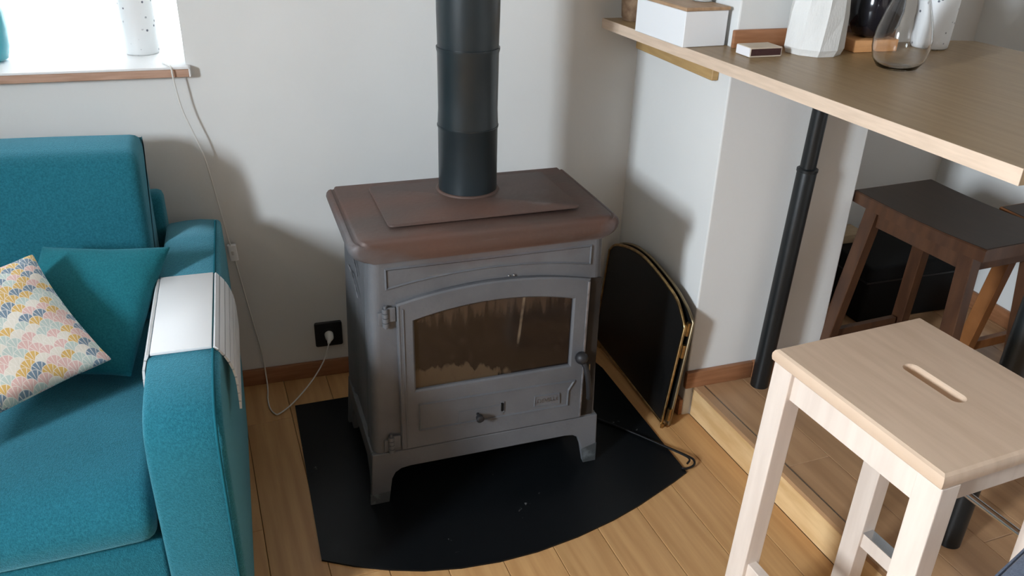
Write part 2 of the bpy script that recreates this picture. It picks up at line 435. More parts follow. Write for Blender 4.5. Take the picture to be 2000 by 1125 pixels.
# window in back wall
bm = BM()
for a in ((WX0, WX1, .24, .28, WZ1-.05, WZ1), (WX0, WX0+.04, .24, .28, SILL, WZ1), (WX1-.012, WX1, .24, .28, SILL, WZ1), (-1.28, -1.22, .24, .28, SILL, WZ1)):
    box(bm, *a)
win = struct(link('window_1', bm, 'upvc', smooth=False))
obox('pane', 'window_glass', win, WX0+.03, -1.27, .258, .262, SILL+.005, WZ1-.04, bev=0)
obox('pane', 'window_glass', win, -1.23, WX1-.01, .258, .262, SILL+.005, WZ1-.04, bev=0)
sill = struct(obox('trim_1', 'sill_white', None, WX0-.02, -.537, -.028, .35, SILL-.006, SILL, bev=.0012, seg=2))
obox('sill_edge', 'sill_wood', sill, WX0-.02, -.5385, -.026, .0, SILL-.026, SILL-.006)
obox('end_cap', 'sill_white', sill, -.5385, -.5345, -.026, 0, SILL-.026, SILL-.001)

# floor boards
fl = struct(link('floor', box(BM(), -3.9, 2.2, -5.2, .9, -.08, -.012), 'subfloor', loc=PIV, rz=AT, smooth=False))
def plank_mesh(w, l, t, name):
    b = BM(); box(b, .0006, w-.0006, .0006, l-.0006, -t, 0, bev=.0011, seg=1); finish(b, False)
    me = bpy.data.meshes.new(name); b.to_mesh(me); b.free(); return me
PW, PL = .128, 1.22
pm = plank_mesh(PW, PL, .012, 'plank'); pm.materials.append(MATS['floor_wood'])
k = 0
for i in range(-22, 5):
    x = -.552+PW*(i+1)
    if x+PW > .062: continue
    off = [0, .47, .83, .22, .66][i % 5]
    for j in range(-5, 2):
        y = j*PL+off-.3
        xw, yw = .7+x-.063*y, -.5+y+.063*x
        if yw > -.02 or y < -4.9: continue
        o = bpy.data.objects.new('plank', pm); COL.objects.link(o); o.parent = fl
        o.location = (x, y, 0)
# last narrow board against the step, cut to width
xl = -.552+PW*5
w = .049-(-.552+PW*4) if False else None
x = max(-.552+PW*(i+1) for i in range(-22, 5) if -.552+PW*(i+2) <= .062)+PW
pn = plank_mesh(.049-x, PL, .012, 'plank'); pn.materials.append(MATS['floor_wood'])
for j in range(-4, 1):
    o = bpy.data.objects.new('plank', pn); COL.objects.link(o); o.parent = fl; o.location = (x, j*PL-.72, 0)

# raised platform: boards, nosing, riser
pf = struct(link('trim_2', box(BM(), .062, 2.3, -5, .9, -.01, HS-.012), 'subfloor', loc=PIV, rz=AT, smooth=False))
pf.name = 'floor_platform'
pm2 = plank_mesh(PW, PL, .012, 'plank'); pm2.materials.append(MATS['platform_wood'])
for i in range(11):
    for j in range(-3, 2):
        off = [.1, .55, .95, .33, .74][i % 5]
        y = j*PL+off-.5
        if .5+y+.02 > .66+.5 or y > .45: continue
        o = bpy.data.objects.new('plank', pm2); COL.objects.link(o); o.parent = pf; o.location = (.0790+i*PW, y, HS)
for j in range(4):
    y1 = .0-j*.95
    obox('nosing', 'platform_wood', pf, .049, .076, y1-.9485, y1, HS-.012, HS+.0006, bev=.0008)
    obox('trim_strip', 'alu', pf, .0768, .0782, y1-.9485, y1, HS-.01, HS+.0012, bev=0)
for j, (a, b) in enumerate(((-.345, 0), (-.98, -.347), (-1.62, -.982), (-2.3, -1.622), (-3.0, -2.302))):
    obox('riser_board', 'riser_wood', pf, .049, .062, a, b, 0, HS-.0125, bev=.0008)

# skirtings
def skirt(name, x0, x1, y0, y1, z0, h=.054, loc=(0, 0, 0), rz=0):
    return struct(link(name, box(BM(), x0, x1, y0, y1, z0, z0+h, bev=.003, seg=2), 'skirting_wood', loc=loc, rz=rz))
skirt('baseboard_back', -2.6, .70, -.012, 0, 0)
skirt('baseboard_column_left', .010, .023, .005, .49, 0, loc=PIV, rz=AC)
skirt('baseboard_column_front', .014, .235, -.010, .005, HS, loc=PIV, rz=AC)
skirt('baseboard_column_front', .236, .481, -.010, .005, HS, loc=PIV, rz=AC)
skirt('baseboard_right', 1.938, 1.95, -4.5, 0, HS, .06)
skirt('baseboard_recess', 1.19, 1.937, -.012, 0, HS, .06)
skirt('baseboard_column_right', .481, .493, .0, .49, HS, loc=PIV, rz=AC)
skirt('trim_column_top', .010, .481, -.008, .005, ZB, .042, loc=PIV, rz=AC)


# ------------------------------------------------------------------ stove (local frame: front faces -y)
SV = (.08097, -.45125, .005)
st = thing('wood_stove', 'grey cast-iron wood stove with rusty brown top and arched glass door', 'stove', SV, AS)
HT = .715
# sides and back shell, slightly wider towards the base, with rounded front corners and fluted sides
def shell_loop(z):
    t = (HT-.05-z)/(.665-.145); hx = .280+.016*t; r = .022
    y0, y1 = -.181, .190
    pts = []
    for a in range(0, 91, 15):                      # front-left corner
        th = math.radians(180+a); pts.append((-hx+r+r*math.cos(th), y0+r+r*math.sin(th), z))
    for a in range(0, 91, 15):
        th = math.radians(270+a); pts.append((hx-r+r*math.cos(th), y0+r+r*math.sin(th), z))
    for (yy, dd) in ((-.135, 0), (-.120, .006), (-.105, .001), (-.095, .007), (.085, .007), (.10, .001), (.115, .006), (.13, 0), (y1, 0)):
        pts.append((hx-dd, yy, z))
    for (yy, dd) in ((y1, 0), (.13, 0), (.115, .006), (.10, .001), (.085, .007), (-.095, .007), (-.105, .001), (-.120, .006), (-.135, 0)):
        pts.append((-hx+dd, yy, z))
    return pts
# body built as side panels so that the door opening stays open
bm = BM()
rows = [shell_loop(z) for z in (.145, .30, .45, .58, .665)]
n = len(rows[0]); nf = 7
R = [[bm.verts.new(p) for p in r] for r in rows]
for a, b in zip(R, R[1:]):
    for i in range(n):
        j = (i+1) % n
        if i == nf-1: continue                      # front left open
        bm.faces.new((a[i], a[j], b[j], b[i]))
link('side_casing', bm, 'iron', st, ang=50)
# front casting: frame around the door opening
def frame_with_hole(bm, outer, inner, y):
    """planar ring between equal-length loops"""
    o = [bm.verts.new((x, y, z)) for x, z in outer]; i = [bm.verts.new((x, y, z)) for x, z in inner]
    k = len(o)
    for a in range(k):
        b = (a+1) % k; bm.faces.new((o[a], o[b], i[b], i[a]))
    return o, i
YF = -.181
def arch(x0, x1, z0, zs, zm, n=14):
    """closed arch outline, n+3 points: bottom-left, bottom-right, then arc right to left"""
    return [(x0, z0), (x1, z0)]+[p for p in reversed(arcpts(x0, x1, zs, zm, n))]
outer = [(-.2795, .145), (.2795, .145)]+[(.258-i*(.516/14), .665) for i in range(15)]
outer[0] = (-.274, .145); outer[1] = (.274, .145)
inner = arch(-.226, .247, .158, .560, .590)
bm = BM(); o, i = frame_with_hole(bm, outer, inner, YF)
inn2 = [bm.verts.new((x, YF+.02, z)) for x, z in inner]
for a in range(len(i)): b = (a+1) % len(i); bm.faces.new((i[a], i[b], inn2[b], inn2[a]))
link('front_frame', bm, 'iron', st, ang=30)
# raised bead round the frieze panel, bottom edge arched
def bead_loop(bm, poly, w, d, y):
    """bevelled raised/sunken moulding following a closed polygon, in the front plane"""
    L0, L1, L2 = poly, bow(poly, w*.5), bow(poly, w)
    loops = [[(x, y, z) for x, z in L0], [(x, y-d, z) for x, z in L1], [(x, y, z) for x, z in L2]]
    loft(bm, loops, False, False)
fr = [(-.248, .594)]+[(-.248+.496*i/14, .594+.024*(1-(2*i/14-1)**2)) for i in range(1, 14)]+[(.248, .594), (.248, .648), (-.248, .648)]
bm = BM(); bead_loop(bm, fr, .006, .0045, YF-.0002)
link('frieze_panel', bm, 'iron', st, ang=20)
bm = BM(); prism(bm, bow(fr, .006), YF-.0012, YF-.0002, 'y'); link('frieze_panel', bm, 'iron', st)
# plinth with arched apron and four feet
def plinth():
    bm = BM()
    hx = .2985; y0, y1 = -.1855, .188
    zt = .152
    front = [(-hx, zt), (-hx-.010, .0), (-.262, 0), (-.252, .07), (-.243, .088), (-.228, .097), (-.205, .100), (-.1, .1), (.1, .1), (.212, .100), (.232, .097), (.246, .088), (.256, .06), (.268, 0), (hx+.006, .0), (hx, zt)]
    prism(bm, front, y0, y0+.016, 'y'); 
    prism(bm, front, y1-.014, y1, 'y')
    side = [(y0+.015, zt), (y0+.015, 0), (y0+.05, 0), (y0+.062, .06), (y0+.085, .092), (y1-.085, .092), (y1-.06, .06), (y1-.045, 0), (y1-.012, 0), (y1-.012, zt)]
    prism(bm, side, -hx-.001, -hx+.014, 'x'); prism(bm, side, hx-.0145, hx, 'x')
    box(bm, -hx+.01, hx-.01, y0+.01, y1-.01, .132, .150)
    return bm
pl = link('plinth', plinth(), 'iron', st, ang=30)
b_ = pl.modifiers.new('b', 'BEVEL'); b_.width = .003; b_.segments = 2; b_.limit_method = 'ANGLE'
# worn bright foot tips
for poly in ([(-.3096, .0008), (-.2625, .0008), (-.2585, .034), (-.3085, .030)], [(.2675, .0008), (.3035, .0008), (.3022, .060), (.2590, .048)]):
    bm = BM(); prism(bm, poly, -.1862, -.180, 'y')
    f = link('foot_tip', bm, 'iron_foot', st); f['label'] = 'scraped paler tip of the front foot'
# top plate with stepped moulding
bm = BM()
TPR = [(.296, 0), (.2995, -.0025), (.301, -.0065), (.3055, -.0075), (.309, -.0060), (.3145, -.0080), (.3195, -.0140), (.3215, -.0230), (.3190, -.0330), (.3120, -.0420), (.3000, -.0490), (.284, -.0540)]
def tp(y, dx, dz, k=1):
    r_ = [(max(.27, x-dx-(k-1)*max(0, x-.297)), y, HT+z-(dz if z > -.02 else 0)) for x, z in TPR]
    return r_+[(-x, y_, z) for x, y_, z in reversed(r_)]
loft(bm, [tp(.179, .0015, .002), tp(.178, 0, 0), tp(-.150, 0, 0), tp(-.162, .001, 0), tp(-.172, .004, .0), tp(-.1785, .009, .0008), tp(-.1815, .014, .003), tp(-.1835, .018, .007), tp(-.1840, .020, .012)])
link('top_plate', bm, 'iron_rusty', st, ang=40)
# left and right ends of the moulding keep the grey colour of the casing
hp = BM()
loft(hp, [[(x, y, z) for x, y in rrect(-.222, .236, -.133, .13, .012, 4)] for z in (HT+.0012, HT+.0045)]+[[(x, y, HT+.0058) for x, y in rrect(-.2205, .2345, -.1315, .1285, .011, 4)]])
hp = link('hotplate_lid', hp, 'iron_rusty', st, ang=60); hp.rotation_euler = (math.radians(-.35), math.radians(-.12), 0); hp.location = (0, 0, .0036)
bm = BM(); lathe(bm, [(.079, HT+.004), (.079, HT+.008), (.0765, HT+.012), (.0745, HT+.0135)], .012, .062, 40)
link('flue_collar', bm, 'iron_rusty', st)
# firebox lining seen through the glass
bm = BM(); box(bm, -.235, .235, .13, .15, .16, .62); link('firebox_back', bm, 'firebrick', st)
for sx in (-1, 1): obox('firebox_side', 'firebrick', st, sx*.24-.008, sx*.24+.008, -.17, .13, .16, .62)
obox('firebox_floor', 'firebrick', st, -.235, .235, -.165, .13, .29, .305)
bm = BM()
for k in range(26):
    x, y = random.uniform(-.2, .05), random.uniform(-.12, .05); r = random.uniform(.015, .035)
    bmesh.ops.create_icosphere(bm, subdivisions=2, radius=r, matrix=Matrix.Translation((x, y, .305))@Matrix.Diagonal((1.2, 1, .6+random.random()*.5, 1)))
a = link('ash_bed', bm, 'ash', st); a['kind'] = 'stuff'
# door
DO = arch(-.226, .247, .157, .561, .588)
GI = arch(-.187, .205, .325, .513, .538)
bm = BM()
yd = YF-.012
DO2 = bow(DO, .004)
r0 = [bm.verts.new((x, YF+.004, z)) for x, z in DO]; r1 = [bm.verts.new((x, yd+.003, z)) for x, z in DO]; r2 = [bm.verts.new((x, yd, z)) for x, z in DO2]
GO = [(x, z) for x, z in bow(GI, -.004)]
r3 = [bm.verts.new((x, yd, z)) for x, z in GO]; r4 = [bm.verts.new((x, yd+.004, z)) for x, z in GI]; r5 = [bm.verts.new((x, yd+.016, z)) for x, z in GI]
for a, b in ((r0, r1), (r1, r2), (r2, r3), (r3, r4), (r4, r5), (r5, r0)):
    for i in range(len(a)): j = (i+1) % len(a); bm.faces.new((a[i], a[j], b[j], b[i]))
door = link('door', bm, 'iron', st, ang=25)
bm = BM(); prism(bm, bow(GI, -.003), yd+.010, yd+.014, 'y')
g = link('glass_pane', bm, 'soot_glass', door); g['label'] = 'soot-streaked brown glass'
# hinge-side bead, lower sunken panel outline, latch highlight strip
bm = BM(); tube(bm, [(-.222, YF-.010, .165), (-.222, YF-.010, .556)], .0035, 8); tube(bm, [(-.212, YF-.0125, .165), (-.212, YF-.0125, .548)], .002, 6)
link('door_bead', bm, 'iron', door)
lowp = [(-.183, .208), (.207, .205), (.208, .252), (.224, .280), (.10, .284), (-.183, .287)]
bm = BM(); bead_loop(bm, lowp, .0045, .0045, yd-.0002); link('air_panel', bm, 'iron', door, ang=20)
obox('air_slide', 'iron', door, -.083, .032, yd-.0022, yd, .212, .244, bev=.0006)
bm = BM(); tube(bm, [(-.035, yd-.001, .229), (-.035, yd-.014, .229), (-.035, yd-.016, .229), (-.035, yd-.026, .228), (-.035, yd-.029, .228)], [.004, .004, .009, .010, .006], 16)
k_ = link('air_knob', bm, 'iron_dark', door); k_['label'] = 'small dark draught knob'
bm = BM(); loft(bm, [[(.029+x, y, .236+z) for x, z in rrect(-.0032, .0032, -.012, .012, .003, 4)] for y in (yd-.0012, yd-.0028)])
link('key_slot', bm, 'black_case', door)
bm = BM(); bead_loop(bm, [(.0235, .220), (.0345, .220), (.0345, .252), (.0235, .252)], .0025, .002, yd-.0010); link('key_slot_rim', bm, 'iron_bright', door)
# maker's plate with raised lettering
bp = BM(); loft(bp, [[(x, y, z) for x, z in bow([(.113, .219), (.184, .216), (.182, .2495), (.114, .2515)], d)] for y, d in ((yd, 0), (yd-.002, .001))])
bead_loop(bp, [(.113, .219), (.184, .216), (.182, .2495), (.114, .2515)], .003, .0035, yd-.0005)
bdg = link('name_plate', bp, 'iron', door, ang=20)
cu = bpy.data.curves.new('lettering', 'FONT'); cu.body = 'DEVILLE'; cu.size = .0165; cu.extrude = .0009; cu.align_x = 'CENTER'; cu.align_y = 'CENTER'
to = bpy.data.objects.new('lettering', cu); COL.objects.link(to)
bpy.context.view_layer.update()
me = bpy.data.meshes.new_from_object(to.evaluated_get(bpy.context.evaluated_depsgraph_get()))
bpy.data.objects.remove(to); bpy.data.curves.remove(cu)
bm = BM(); bm.from_mesh(me); bpy.data.meshes.remove(me)
bmesh.ops.transform(bm, matrix=Matrix.Translation((.1485, yd-.0028, .234))@Matrix.Rotation(PI/2, 4, 'X'), verts=bm.verts)
link('lettering', bm, 'iron_bright', door, smooth=False)
bm = BM(); box(bm, .2385, .2445, yd-.0025, yd+.001, .345, .556, bev=.001, seg=1); box(bm, .2405, .2455, yd-.0025, yd+.001, .165, .315, bev=.001, seg=1)  # thin bars along the latch edge, the highlight put into the metal colour
e_ = link('latch_highlight_strip', bm, 'iron_bright', door); e_['label'] = 'closing edge with its highlight painted in'
# handle: ball boss and hanging lever
bm = BM(); bmesh.ops.create_uvsphere(bm, u_segments=20, v_segments=12, radius=.0165, matrix=Matrix.Translation((.231, yd-.012, .350)))
tube(bm, [(.231, yd+.002, .350), (.231, yd-.012, .350)], .008, 12)
tube(bm, bez([(.231, yd-.013, .345), (.240, yd-.022, .325), (.247, yd-.028, .29), (.252, yd-.028, .25), (.254, yd-.024, .232)]), [.0065]*10+[.0075]*22+[.006], 12)
hd = link('door_handle', bm, 'iron_dark', door); hd['label'] = 'dark lever handle with ball end'
bm = BM(); tube(bm, [(.262, YF-.008, .318), (.2625, YF-.008, .255)], .002, 8); link('latch_pin', bm, 'brass_dark', st)
# dark strip set on the frame beside the latch edge
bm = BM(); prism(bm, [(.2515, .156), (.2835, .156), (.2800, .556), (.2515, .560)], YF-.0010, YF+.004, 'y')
h_ = link('dark_strip', bm, 'iron_black', st); h_['label'] = 'dark strip right of the door'
# hinges
for zc in (.530, .178):
    bm = BM()
    for dz in (-.018, -.006, .006, .018): tube(bm, [(-.251, YF-.008, zc+dz-.0052), (-.251, YF-.008, zc+dz+.0052)], .0075, 12)
    tube(bm, [(-.251, YF-.008, zc-.028), (-.251, YF-.008, zc+.030)], .0035, 10)
    box(bm, -.251, -.228, YF-.010, YF-.004, zc-.012, zc+.024, bev=.002)
    box(bm, -.268, -.251, YF-.006, YF+.001, zc-.022, zc+.012, bev=.002)
    link('hinge', bm, 'iron', st)
# little bolt ends on the frame
bm = BM(); bmesh.ops.create_uvsphere(bm, u_segments=10, v_segments=6, radius=.003, matrix=Matrix.Translation((.052, YF-.003, .594)))
bmesh.ops.create_uvsphere(bm, u_segments=10, v_segments=6, radius=.002, matrix=Matrix.Translation((.040, YF-.003, .594))); link('bolt', bm, 'chrome', st)
# curved ribs on the left flank, their highlights put into bright iron
for pts in ([(.135, .520), (.095, .522), (.057, .518), (.022, .510), (.001, .503), (-.012, .496)], [(.040, .576), (.024, .573), (.008, .567), (-.004, .559), (-.010, .552)]):
    bm = BM(); q = bez([(-.2795-.016*(.665-z)/.52+(0 if y < .085 else 0), y, z) for y, z in pts], 4)
    tube(bm, q, [.0008]+[.0022]*(len(q)-2)+[.0008], 6)
    link('side_rib_highlight', bm, 'iron_bright', st)

# flue pipe
cw = Vector((SV[0]+.012*math.cos(AS)-.062*math.sin(AS), SV[1]+.012*math.sin(AS)+.062*math.cos(AS), 0))
fp = thing('stove_pipe', 'black enamelled flue pipe rising from the top of the stove', 'pipe', (cw.x, cw.y, HT+.0145), 0)
def pipe(prof, name):
    bm = BM(); lathe(bm, prof, 0, 0, 48); return link(name, bm, 'flue_paint', fp, ang=40)
pipe([(.0715, .004), (.0715, .155), (.0735, .158), (.0735, .162)], 'pipe_section')
pipe([(.0722, .162), (.0722, .166), (.0705, .20), (.0715, .33), (.0738, .338), (.0738, .343)], 'pipe_section')
pipe([(.0708, .341), (.0725, .42), (.0725, 1.5), (.0725, CEIL-HT-.016)], 'pipe_section')

# hearth plate
bm = BM()
hl = [(-.373, -.158), (-.360, -.797), (-.29, -.836), (-.215, -.868), (-.14, -.892), (-.056, -.907), (.035, -.912), (.13, -.906), (.24, -.886), (.347, -.856), (.43, -.825), (.505, -.791), (.560, -.766), (.609, -.741), (.592, -.200), (.575, -.125)]
prism(bm, hl, .0004, .0050, 'z')
hp_ = link('hearth_plate', bm, 'hearth_steel', None)
tag(hp_, 'black steel floor plate with curved front edge under the stove', 'hearth plate')

# ------------------------------------------------------------------ fire screen leaning beside the stove
fs = thing('fire_screen', 'folded brass-framed fire screen with black mesh leaning against the column', 'fire screen', (.637, -.53, 0))
fs.rotation_euler = (0, math.radians(4.6), 0)
def screen_panel(off, pts, m='brass', y0=0.0, z0=0.0):
    """pts: outline (y,z) over the top from the front edge back; local y grows towards the wall"""
    t = [(off, y, z) for y, z in pts]
    bm = BM(); tube(bm, [(off, y0, z0+.012)]+t+[(off, pts[-1][0], .012)], .0048, 8); tube(bm, [(off, y0, .014), (off, pts[-1][0], .014)], .004, 8)
    f = link('screen_frame', bm, m, fs, ang=60)
    bm = BM(); poly = [(y0, z0+.014)]+[(y, z) for y, z in pts]+[(pts[-1][0], .014)]
    prism(bm, poly, off-.0007, off+.0007, 'x'); link('screen_mesh', bm, 'spark_mesh', fs)
arcA = [(-.012, .335), (.006, .352), (.030, .372), (.058, .388), (.11, .4), (.19, .411), (.285, .416), (.38, .402), (.47, .372), (.505, .34)]
screen_panel(0, [(p.x, p.y) for p in bez([(a, b, 0) for a, b in arcA], 4)])
arcB = [(-.020, .353), (.012, .372), (.035, .381), (.09, .398), (.18, .412), (.28, .418), (.38, .408), (.47, .375), (.50, .34)]
screen_panel(.018, [(p.x, p.y) for p in bez([(a, b, 0) for a, b in arcB], 4)], 'brass_dark', y0=-.012)
for z in (.33, .26, .05):
    bm = BM(); tube(bm, [(.009, -.014, z-.02), (.009, -.014, z+.02)], .0065, 10); link('screen_hinge', bm, 'brass', fs)
for y in (-.006, .46):
    bm = BM()
    for off in (0, .018): tube(bm, [(off, y, -.002), (off, y, .014)], .0055, 8)
    link('screen_foot', bm, 'brass', fs)

# fire iron: bent wire loop lying over the plate edge
bm = BM()
lp = bez([(.43, -.42, .010), (.535, -.545, .010), (.60, -.635, .012), (.640, -.695, .014), (.645, -.715, .013), (.636, -.727, .010), (.612, -.733, .009), (.60, -.728, .009)], 6)
tube(bm, lp, .0032, 8)
lp2 = bez([(.44, -.43, .011), (.535, -.550, .0125), (.595, -.635, .014), (.630, -.690, .016), (.634, -.708, .015), (.622, -.718, .012)], 6)
tube(bm, lp2, .0028, 8)
w_ = link('fire_iron', bm, 'black_wire', None, ang=60)
tag(w_, 'thin black wire loop handle lying across the right corner of the hearth plate', 'fire tool')

# ------------------------------------------------------------------ bar top, cleat, poles
bar = thing('bar_worktop', 'light oak laminate bar worktop running out from the wall past the column', 'worktop', (.602, -.5, ZB), AB)
BT = .0262
bm = BM()
c_, s_ = math.cos(-AB), math.sin(-AB)
def wl(x, y):
    dx, dy = x-.602, y+.5; return (dx*c_-dy*s_, dx*s_+dy*c_)
poly = [wl(.5705, -.045), (0, -.897), (.80, -.93), wl(1.418, -.52), wl(1.365, -.505), wl(.7165, -.5075), wl(.706, -.045)]
prism(bm, poly, -BT, 0, 'z')
link('top_slab', bm, 'bar_top', bar, smooth=False)
bm = BM(); q0 = wl(.5705, -.045)
prism(bm, [(-.0016, -.8975), (0, -.8975), (q0[0], q0[1]), (q0[0]-.0016, q0[1])], -BT, .0002, 'z')
eb = link('edge_band', bm, 'bar_edge', bar, smooth=False); eb['label'] = 'pale oak edge band'
cl = link('shelf_cleat', box(BM(), .003, .0225, .055, .475, ZB-BT-.064, ZB-BT-.0006, bev=.002, seg=1), 'cleat_wood', loc=PIV, rz=AC)
tag(cl, 'short brown wooden batten on the column holding up the narrow bar end', 'batten')

def pole(x, y, label, lean=0):
    t = thing('support_pole', label, 'pole', (x, y, HS+.0006))
    H = ZB-BT-HS-.0012
    def px(z): return lean*z/H
    def ring(r, z, n=32): return [(px(z)+r*math.cos(2*PI*i/n), r*math.sin(2*PI*i/n), z) for i in range(n)]
    bm = BM(); loft(bm, [ring(.0255, 0), ring(.0255, .655), ring(.0245, .659)]); link('lower_tube', bm, 'black_pole', t)
    bm = BM(); loft(bm, [ring(.0235, .655), ring(.0272, .657), ring(.0272, .664), ring(.0225, .667)]); link('collar', bm, 'black_pole', t)
    bm = BM(); loft(bm, [ring(.0205, .66), ring(.0205, H-.004)]); link('upper_tube', bm, 'black_pole', t)
    bm = BM(); loft(bm, [ring(.032, H-.004), ring(.032, H)]); link('top_flange', bm, 'black_pole', t)
    return t
pole(.938, -.544, 'black round pole under the bar, standing in front of the white column', .030)
pole(1.004, -1.222, 'black round pole under the bar, mostly hidden behind the pale stool', .02)

# ------------------------------------------------------------------ objects on the bar
bx = thing('storage_box', 'white box with brown wooden lid at the wall end of the bar', 'box', (.590, -.481, ZB+.0005), .07)
obox('box_body', 'white_paint', bx, 0, .118, .001, .232, 0, .082, bev=.0015)
obox('box_lid', 'lid_wood', bx, -.002, .121, -.002, .236, .0825, .0905, bev=.0015)
cn = thing('candle_glass', 'small white candle in clear glass on the wooden box lid', 'candle', (.685, -.38, ZB+.0915))
bm = BM(); lathe(bm, [(.021, .0005), (.021, .05)], 0, 0, 24); link('candle', bm, 'candle_wax', cn)
bm = BM(); lathe(bm, [(.024, 0), (.0255, .07), (.024, .07), (.0222, .003)], 0, 0, 24, True, True); link('glass_cup', bm, 'glass', cn)
mb = thing('matchbox', 'small matchbox with dark striker side lying in front of the white vase', 'matchbox', (.690, -.612, ZB+.0005), .03)
obox('sleeve', 'match_top', mb, .001, .084, 0, .056, 0, .0215, bev=.0006)
obox('tray', 'match_card', mb, -.0008, .0858, .001, .055, .0012, .0203, bev=.0004)
obox('striker', 'match_striker', mb, .003, .082, -.0004, .0002, .0035, .0185, bev=0)
# faceted white vase
vs = thing('faceted_vase', 'tall matt white faceted vase behind the matchbox', 'vase', (.878, -.580, ZB+.0005), .1)
bm = BM()
nn = 9
def fac(r, z, tw): r *= 1.04; return [(r*(1+.02*(-1)**i)*math.cos(2*PI*i/nn+tw), r*(1+.02*(-1)**i)*math.sin(2*PI*i/nn+tw), z) for i in range(nn)]
loft(bm, [fac(.060, 0, 0), fac(.066, .015, .03), fac(.064, .09, .12), fac(.055, .18, .22), fac(.036, .27, .3), fac(.034, .30, .3), fac(.028, .30, .3), fac(.028, .27, .3)])
link('vase_body', bm, 'ceramic_white', vs, smooth=False)
wt = thing('wooden_tray', 'small orange-brown wooden block under the black vase', 'tray', (1.028, -.507, ZB+.0005), -.02)
wt.location = (.972, -.604, ZB+.0005)
bm = BM(); box(bm, .006, .125, .0, .104, .0, .028, bev=.002, seg=2); link('board', bm, 'tray_wood', wt)
bv = thing('round_vase', 'glossy black round vase on the wooden block', 'vase', (1.052, -.560, ZB+.0295))
bm = BM(); lathe(bm, [(.028, 0), (.045, .008), (.056, .03), (.061, .06), (.060, .09), (.05, .12), (.03, .14), (.022, .155), (.024, .17), (.020, .17), (.018, .155), (.026, .14)], 0, 0, 40)
link('vase_body', bm, 'ceramic_black', bv, ang=60)
gv = thing('glass_vase', 'clear egg-shaped glass vase near the front edge of the bar', 'vase', (.958, -.772, ZB+.0005))
bm = BM()
out = [(.030, 0), (.042, .004), (.0545, .022), (.0595, .045), (.0600, .062), (.0565, .085), (.048, .115), (.038, .145), (.030, .172), (.0265, .195), (.027, .21)]
inn = [(.0245, .21), (.0242, .195), (.0278, .172), (.0358, .145), (.0458, .115), (.0543, .085), (.0577, .062), (.057, .045), (.0525, .023), (.041, .0065), (.015, .005)]
lathe(bm, out+inn, 0, 0, 48); link('vase_body', bm, 'glass', gv, ang=60)
sv = thing('speckled_vase', 'white vase with dark speckles standing behind the clear glass vase', 'vase', (1.220, -.575, ZB+.0005))
bm = BM(); lathe(bm, [(.038, 0), (.0425, .004), (.0435, .02), (.0455, .10), (.047, .16), (.044, .2), (.038, .21), (.036, .205), (.04, .19)], 0, 0, 40)
link('vase_body', bm, 'speckled_ceramic', sv, ang=60)
wk = thing('wicker_pot', 'brown wicker pot in the corner behind the white box', 'pot', (.640, -.09, ZB+.0005))
bm = BM(); lathe(bm, [(.026, 0), (.031, .01), (.034, .05), (.034, .10), (.030, .10), (.030, .02)], 0, 0, 24); link('pot_body', bm, 'wicker', wk)

# sill objects
v1 = thing('speckled_vase', 'white speckled vase on the window sill, washed out by daylight', 'vase', (-.657, .165, SILL+.0005))
bm = BM(); lathe(bm, [(.040, 0), (.0425, .004), (.043, .03), (.0435, .12), (.045, .2), (.038, .21), (.037, .2)], 0, 0, 36); link('vase_body', bm, 'speckled_ceramic', v1, ang=60)
v2 = thing('round_vase', 'turquoise glazed round vase at the left end of the window sill', 'vase', (-1.030, .120, SILL+.0005))
bm = BM(); lathe(bm, [(.052, 0), (.064, .006), (.074, .04), (.082, .08), (.080, .12), (.060, .17), (.035, .2), (.035, .22), (.030, .22), (.030, .2)], 0, 0, 40); link('vase_body', bm, 'turquoise', v2, ang=60)

# ------------------------------------------------------------------ cable, inline switch, outlet
ou = thing('power_outlet', 'black square wall socket just above the skirting beside the stove', 'socket', (-.2485, -.0002, .1455))
bm = BM(); loft(bm, [[(x, y, z) for x, z in rrect(-w, w, -w, w, .006, 4)] for w, y in ((.0412, 0), (.0412, -.007), (.0395, -.009))]); link('face_plate', bm, 'black_plastic', ou)
bm = BM()
def zc(r, y, n=28): return [(r*math.cos(2*PI*i/n), y, r*math.sin(2*PI*i/n)) for i in range(n)]
loft(bm, [zc(.0225, -.0090), zc(.0225, -.0102), zc(.0205, -.0102), zc(.0205, -.0092)]); link('socket_ring', bm, 'black_plastic', ou)
pg = thing('lamp_cable', 'thin white cable hanging from the window sill down to the black wall socket', 'cable', (-.465, -.03, 0))
def P0(x, y, z): return (x+.465, y+.03, z)
path = [P0(-.60, .02, SILL+.0025), P0(-.584, -.015, SILL+.0025), P0(-.578, -.031, SILL-.002), P0(-.576, -.034, .94), P0(-.565, -.034, .86), P0(-.532, -.034, .745), P0(-.512, -.032, .60), P0(-.500, -.030, .50), P0(-.4955, -.029, .478)]
bm = BM(); tube(bm, bez(path, 8), .0021, 8); link('upper_cable', bm, 'white_cable', pg, ang=60)
path = [P0(-.4895, -.027, .435), P0(-.487, -.026, .41), P0(-.468, -.025, .26), P0(-.450, -.024, .12), P0(-.446, -.03, .03), P0(-.446, -.055, .004), P0(-.448, -.10, .0030), P0(-.444, -.15, .0030), P0(-.432, -.182, .0032), P0(-.418, -.186, .0045),
        P0(-.375, -.150, .012), P0(-.318, -.10, .042), P0(-.277, -.07, .085), P0(-.258, -.055, .125), P0(-.254, -.05, .137)]
bm = BM(); tube(bm, bez(path, 8), .0021, 8); link('lower_cable', bm, 'white_cable', pg, ang=60)
bm = BM(); loft(bm, [[P0(-.4925+.006*(1-2*(z-.435)/.045)*0-.06*(z-.457)+x, y-.027, z) for x, y in rrect(-.0115, .0115, -.0075, .0075, .004, 3)] for z in (.434, .438, .476, .480)])
